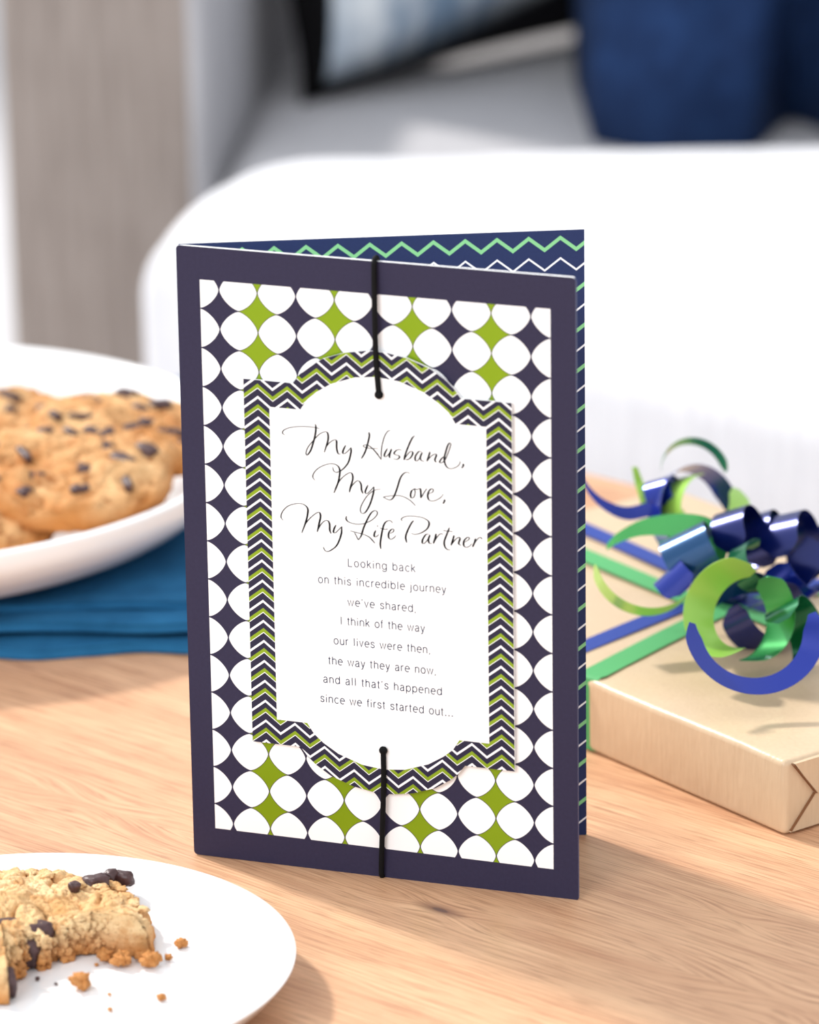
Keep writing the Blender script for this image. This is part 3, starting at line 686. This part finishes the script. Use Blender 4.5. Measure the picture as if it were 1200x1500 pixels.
def pen(bm, pts, w, y):
    P = [Vector((x, z, 0)) for x, z in pts]; n = len(P); L = []; R_ = []
    closed = (P[0] - P[-1]).length < 1e-7
    for i, p in enumerate(P):
        a = P[(i - 1) % (n - 1)] if closed else P[max(i - 1, 0)]; b = P[(i + 1) % (n - 1)] if closed and i < n - 1 else (P[1] if closed else P[min(i + 1, n - 1)])
        d1 = (p - a).normalized() if (p - a).length > 1e-9 else (b - p).normalized(); d2 = (b - p).normalized() if (b - p).length > 1e-9 else d1
        nn = Vector((-(d1.y + d2.y), d1.x + d2.x, 0)).normalized(); k = max(.5, nn.dot(Vector((-d1.y, d1.x, 0)))); q = nn * (w / k)
        L.append(bm.verts.new((p.x + q.x, y, p.y + q.y))); R_.append(bm.verts.new((p.x - q.x, y, p.y - q.y)))
    for i in range(n - 1): bm.faces.new((R_[i], R_[i + 1], L[i + 1], L[i]))
bm = bmesh.new(); CAP = .00258; si = 0
for s_, xa, ya, xb, yb in LINES:
    (ax, az), (bx, bz) = fr(xa, ya, .0018), fr(xb, yb, .0018)
    tot = sum(GL_[c][0] for c in s_); sp = ((bx - ax) - tot * CAP) / (len(s_) - 1); x = ax
    for c in s_:
        adv, sts = GL_[c]
        for q in sts:
            si += 1; pen(bm, [(x + gx * CAP, az + (bz - az) * (x - ax) / (bx - ax) + gz * CAP) for gx, gz in q], .000140, YL - (si % 7) * 3e-7)
        x += adv * CAP + sp
vt = obj('verse_lettering', bm, M_inkb, pq); vt['label'] = 'small sans-serif verse in slate ink, eight centred lines'
# elastic cord: two runs, each ends in a knot
def cord(pts, kn):
    P = catmull(pts, 8); c = obj('elastic_cord', tube(P, .00088, 12), M_cord, fp, True)
    bm = bmesh.new(); bmesh.ops.create_uvsphere(bm, u_segments=20, v_segments=14, radius=.0014)
    for v in bm.verts: v.co.y *= .8
    obj('knot', bm, M_cord, c, True, kn)
x1, z1 = fr(556, 577, .002); x0 = fr(548, 385, .001)[0]
cord([(x0, .0022, chh - .003), (x0, .0016, chh + .0006), (x0, -.0006, chh + .0002), (x0 + .0001, -.0014, chh - .004), (x0 + .0005, -.0023, z1 + .014), (x1, -.0026, z1)], (x1, -.0026, z1))
x2, z2 = fr(562.5, 1098, .002); x3 = fr(559, 1287, .001)[0]
cord([(x2, -.0026, z2), (x2 - .0002, -.0023, z2 - .012), (x3 + .0002, -.0013, .006), (x3, -.0006, .0009), (x3, .0016, .0009), (x3, .0022, .004)], (x2, -.0026, z2))
# ------------------------------------------------------------------ gift
GA = .92908; g0 = Vector((.12047, .00475, 0))
e1 = Vector((-math.cos(GA), math.sin(GA), 0)); e2 = Vector((math.sin(GA), math.cos(GA), 0))
gift = empty('gift_box', g0); gm = Matrix((e2, e1, Vector((0, 0, 1)))).transposed().to_4x4(); gm.translation = g0; gift.matrix_world = gm
tag(gift, 'flat gift wrapped in kraft paper with blue and green curled ribbon, right of the card', 'gift')
# gift local: x = e2 (depth, 0..GW), y = e1 (length, 0..GL)  (left-handed frame is fixed by ordering below)
GW, GL, GH = .157, .245, .0262
if gm.to_3x3().determinant() < 0:
    gm = Matrix((e2, -e1 * -1, Vector((0, 0, 1)))).transposed().to_4x4()
def gloc(a, b, z):   # a along e1, b along e2 -> world
    return g0 + e1 * a + e2 * b + Vector((0, 0, z))
gift.matrix_world = Matrix.Translation(g0)
def gv(a, b, z): return e1 * a + e2 * b + Vector((0, 0, z))
bm = box(0, GL, 0, GW, 0, GH, .0022, 4)
bmesh.ops.subdivide_edges(bm, edges=[e for e in bm.edges if e.calc_length() > .05], cuts=10, use_grid_fill=True)
for v in bm.verts:
    a, b, z = v.co; w = noise.noise(Vector((a * 30, b * 30, z * 60))) * .0006
    bul = .0012 * math.sin(math.pi * min(max(b / GW, 0), 1)) * math.sin(math.pi * min(max(a / GL, 0), 1)) if z > GH * .6 else 0
    v.co = gv(a, b, max(0, z + bul + (w if z > .002 else 0)))
obj('paper_wrap', bm, M_kraft, gift, True)
def flap(pts, th=.0006, base=-.0002):
    """folded paper flap on the a=0 end face; pts in (b,z)"""
    bm = bmesh.new(); f = [bm.verts.new(gv(base - th, b, z)) for b, z in pts]; k = [bm.verts.new(gv(base + .0006, b, z)) for b, z in pts]
    bm.faces.new(f); bm.faces.new(k[::-1])
    for i in range(len(pts)): bm.faces.new((f[i], k[i], k[(i + 1) % len(pts)], f[(i + 1) % len(pts)]))
    bmesh.ops.recalc_face_normals(bm, faces=bm.faces[:]); return bm
# top flap folds down (trapezoid with slanted sides), bottom flap folds up beneath it
obj('paper_flap', flap([(.0035, GH - .0012), (.0130, .0125), (GW - .013, .0125), (GW - .0035, GH - .0012)], .0011), M_kraft, gift)
obj('paper_flap', flap([(.0022, .0012), (.0128, .0128), (.0128, .0165), (GW - .0128, .0165), (GW - .0128, .0128), (GW - .0022, .0012)], .0006), M_kraft, gift)
obj('fold_shade_line', flap([(.0030, GH - .0015), (.0033, GH - .0014), (.0133, .0126), (.0130, .0124)], .0012), M_foldshade, gift)
obj('fold_shade_line', flap([(.0022, .0016), (.0025, .0014), (.0130, .0125), (.0127, .0127)], .00075), M_foldshade, gift)
def strip(P, Wd, name, mat, parent=gift, th=.00012, smooth=True):
    bm = bmesh.new(); L = []; R_ = []
    for p, w in zip(P, Wd): L.append(bm.verts.new(p - w * .5)); R_.append(bm.verts.new(p + w * .5))
    for i in range(len(P) - 1): bm.faces.new((L[i], R_[i], R_[i + 1], L[i + 1]))
    bmesh.ops.recalc_face_normals(bm, faces=bm.faces[:])
    bmesh.ops.solidify(bm, geom=bm.faces[:], thickness=th)
    for e in bm.edges:
        if len(e.link_faces) == 2 and e.calc_face_angle(0) > .7: e.smooth = False
    return obj(name, bm, mat, parent, smooth)
def band(a0, b0, a1, b1, wid, mat, z, dropnear=False):
    """ribbon lying on the top of the gift from (a0,b0) to (a1,b1)"""
    d = (gv(a1, b1, 0) - gv(a0, b0, 0)).normalized(); w = Vector((0, 0, 1)).cross(d) * wid
    P = []
    n = 30
    if dropnear:
        P += [gv(a0, -.0006, .0006), gv(a0, -.0006, GH * .5), gv(a0, -.0006, GH - .0025), gv(a0, .0004, GH - .0006 + z), gv(a0, .0022, GH + .0002 + z)]
    for k in range(n + 1):
        s = k / n; P.append(gv(a0 + (a1 - a0) * s, b0 + (b1 - b0) * s, GH + z + .0013 * math.sin(math.pi * min(1, max(0, (b0 + (b1 - b0) * s) / GW))) * math.sin(math.pi * min(1, max(0, (a0 + (a1 - a0) * s) / GL)))))
    return strip(P, [w] * len(P), 'ribbon_band', mat)
band(.103, .004, .125, .088, .0098, M_bgreen, .0007, True)
band(.1235, .004, .137, .088, .0085, M_bblue, .0006, True)
band(.135, .082, .110, GW - .001, .0095, M_bblue, .0009)
band(.128, .082, .100, GW - .001, .0065, M_bgreen, .0007)
band(GL - .002, .100, .125, .090, .0085, M_bblue, .0010)
band(GL - .002, .081, .125, .075, .0095, M_bgreen, .0008)
band(.135, .089, .003, .094, .0085, M_bblue, .0012)
band(.135, .083, .003, .081, .0085, M_bgreen, .0010)
def toc(az, el):   # unit vector from the bow towards the viewer, turned by az (right) and el (up), degrees
    b = -FW; r = RT0; u = UP0
    a, e = math.radians(az), math.radians(el)
    return (b * math.cos(a) * math.cos(e) + r * math.sin(a) * math.cos(e) + u * math.sin(e)).normalized()
def curl(px, py, Y, r, az, el, a0, a1, wid, mat, drift=0., ry=1., flare=0.):
    C = ony(px, py, Y) - g0; n = toc(az, el)
    rt_ = UP0.cross(n).normalized(); up = n.cross(rt_).normalized()
    N = 40; P = []; Wd = []
    for k in range(N + 1):
        s = k / N; a = math.radians(a0 + (a1 - a0) * s); q = r; rad_ = rt_ * math.cos(a) + up * math.sin(a); wv = n * math.cos(math.radians(flare)) + rad_ * math.sin(math.radians(flare))
        P.append(C + rt_ * math.cos(a) * q + up * math.sin(a) * q * ry + n * drift * (s - .5)); Wd.append(wv * wid * min(1, .35 + 8 * min(s, 1 - s)))
    return strip(P, Wd, 'curled_ribbon', mat)
def swoosh(pts, wv, mat):
    P = catmull([ony(x, y, Y) - g0 for x, y, Y in pts], 8); n = len(P)
    a, b = wv if isinstance(wv, tuple) else (wv, wv)
    return strip(P, [(a.lerp(b, i / (n - 1))) for i in range(n)], 'curled_ribbon', mat)
curl(1018, 757, .185, .0178, 28, 5, 8, 262, .0115, M_blue, .010, 1, 8)
curl(1034, 755, .180, .0150, 32, 5, 85, 285, .0130, M_lime, .006, 1, 0)
curl(1040, 745, .195, .0120, -38, 12, 180, 400, .0130, M_lime, -.004)
curl(1017, 697, .190, .0130, 14, 14, 8, 172, .0050, M_green, .004, 1, 15)
curl(975, 727, .185, .0066, 58, 12, 20, 225, .0110, M_blue, .003)
swoosh([(846, 690, .18), (866, 722, .18), (890, 742, .18), (920, 752, .18), (958, 744, .18)], (UP0 * .0025, UP0 * .0055), M_blue)
swoosh([(930, 684, .19), (938, 712, .19), (950, 745, .185)], (RT0 * .002, RT0 * .0045), M_lime)
swoosh([(889, 802, .150), (905, 788, .150), (940, 773, .150), (985, 769, .148), (1025, 776, .145), (1052, 796, .143), (1062, 822, .14)], (UP0 * .0022, UP0 * .0135 + RT0 * .004), M_green)
curl(1020, 822, .130, .0115, 76, 24, 20, 215, .0175, M_teal, .002)
curl(1080, 893, .082, .0152, -34, 10, 78, 292, .0130, M_lime, .008, 1, 22)
curl(1092, 903, .084, .0150, 34, 8, -95, 58, .0135, M_green, .004, 1, 8)
curl(1088, 905, .095, .0165, -25, 40, 60, 185, .0120, M_teal, .004)
curl(1104, 920, .058, .0205, 10, 16, 172, 372, .0080, M_blue, .004, .98, 58)
curl(1085, 795, .140, .0120, 58, 14, -60, 200, .0130, M_dblue, .006)
curl(1125, 800, .150, .0120, 64, 14, 10, 220, .0120, M_dblue, .004)
curl(1160, 812, .145, .0145, 60, 10, -50, 185, .0150, M_dblue, .006)
curl(1160, 845, .135, .0100, 60, 30, 150, 330, .0130, M_blue, .002)
curl(946, 828, .120, .0178, 14, 24, 176, 322, .0070, M_lime, .004)
curl(1165, 925, .085, .0100, 60, 25, -80, 160, .0140, M_dgreen, .004)
curl(1120, 900, .115, .0120, 35, 20, -200, 60, .0150, M_dblue, .004)
curl(1000, 862, .120, .0080, 70, 40, 0, 200, .0130, M_blue, .004)
curl(1108, 830, .115, .0090, 40, 20, 60, 260, .0100, M_dgreen, .004)
swoosh([(1225, 770, .16), (1200, 800, .155), (1175, 832, .15), (1150, 868, .14), (1120, 885, .135)], (RT0 * .016, RT0 * .014 + UP0 * .004), M_dblue)
obj('ribbon_knot', (lambda b: b)(tube([gv(.138, .082, GH + .003), gv(.130, .084, GH + .005), gv(.122, .086, GH + .003)], .0042, 14)), M_dblue, gift, True)
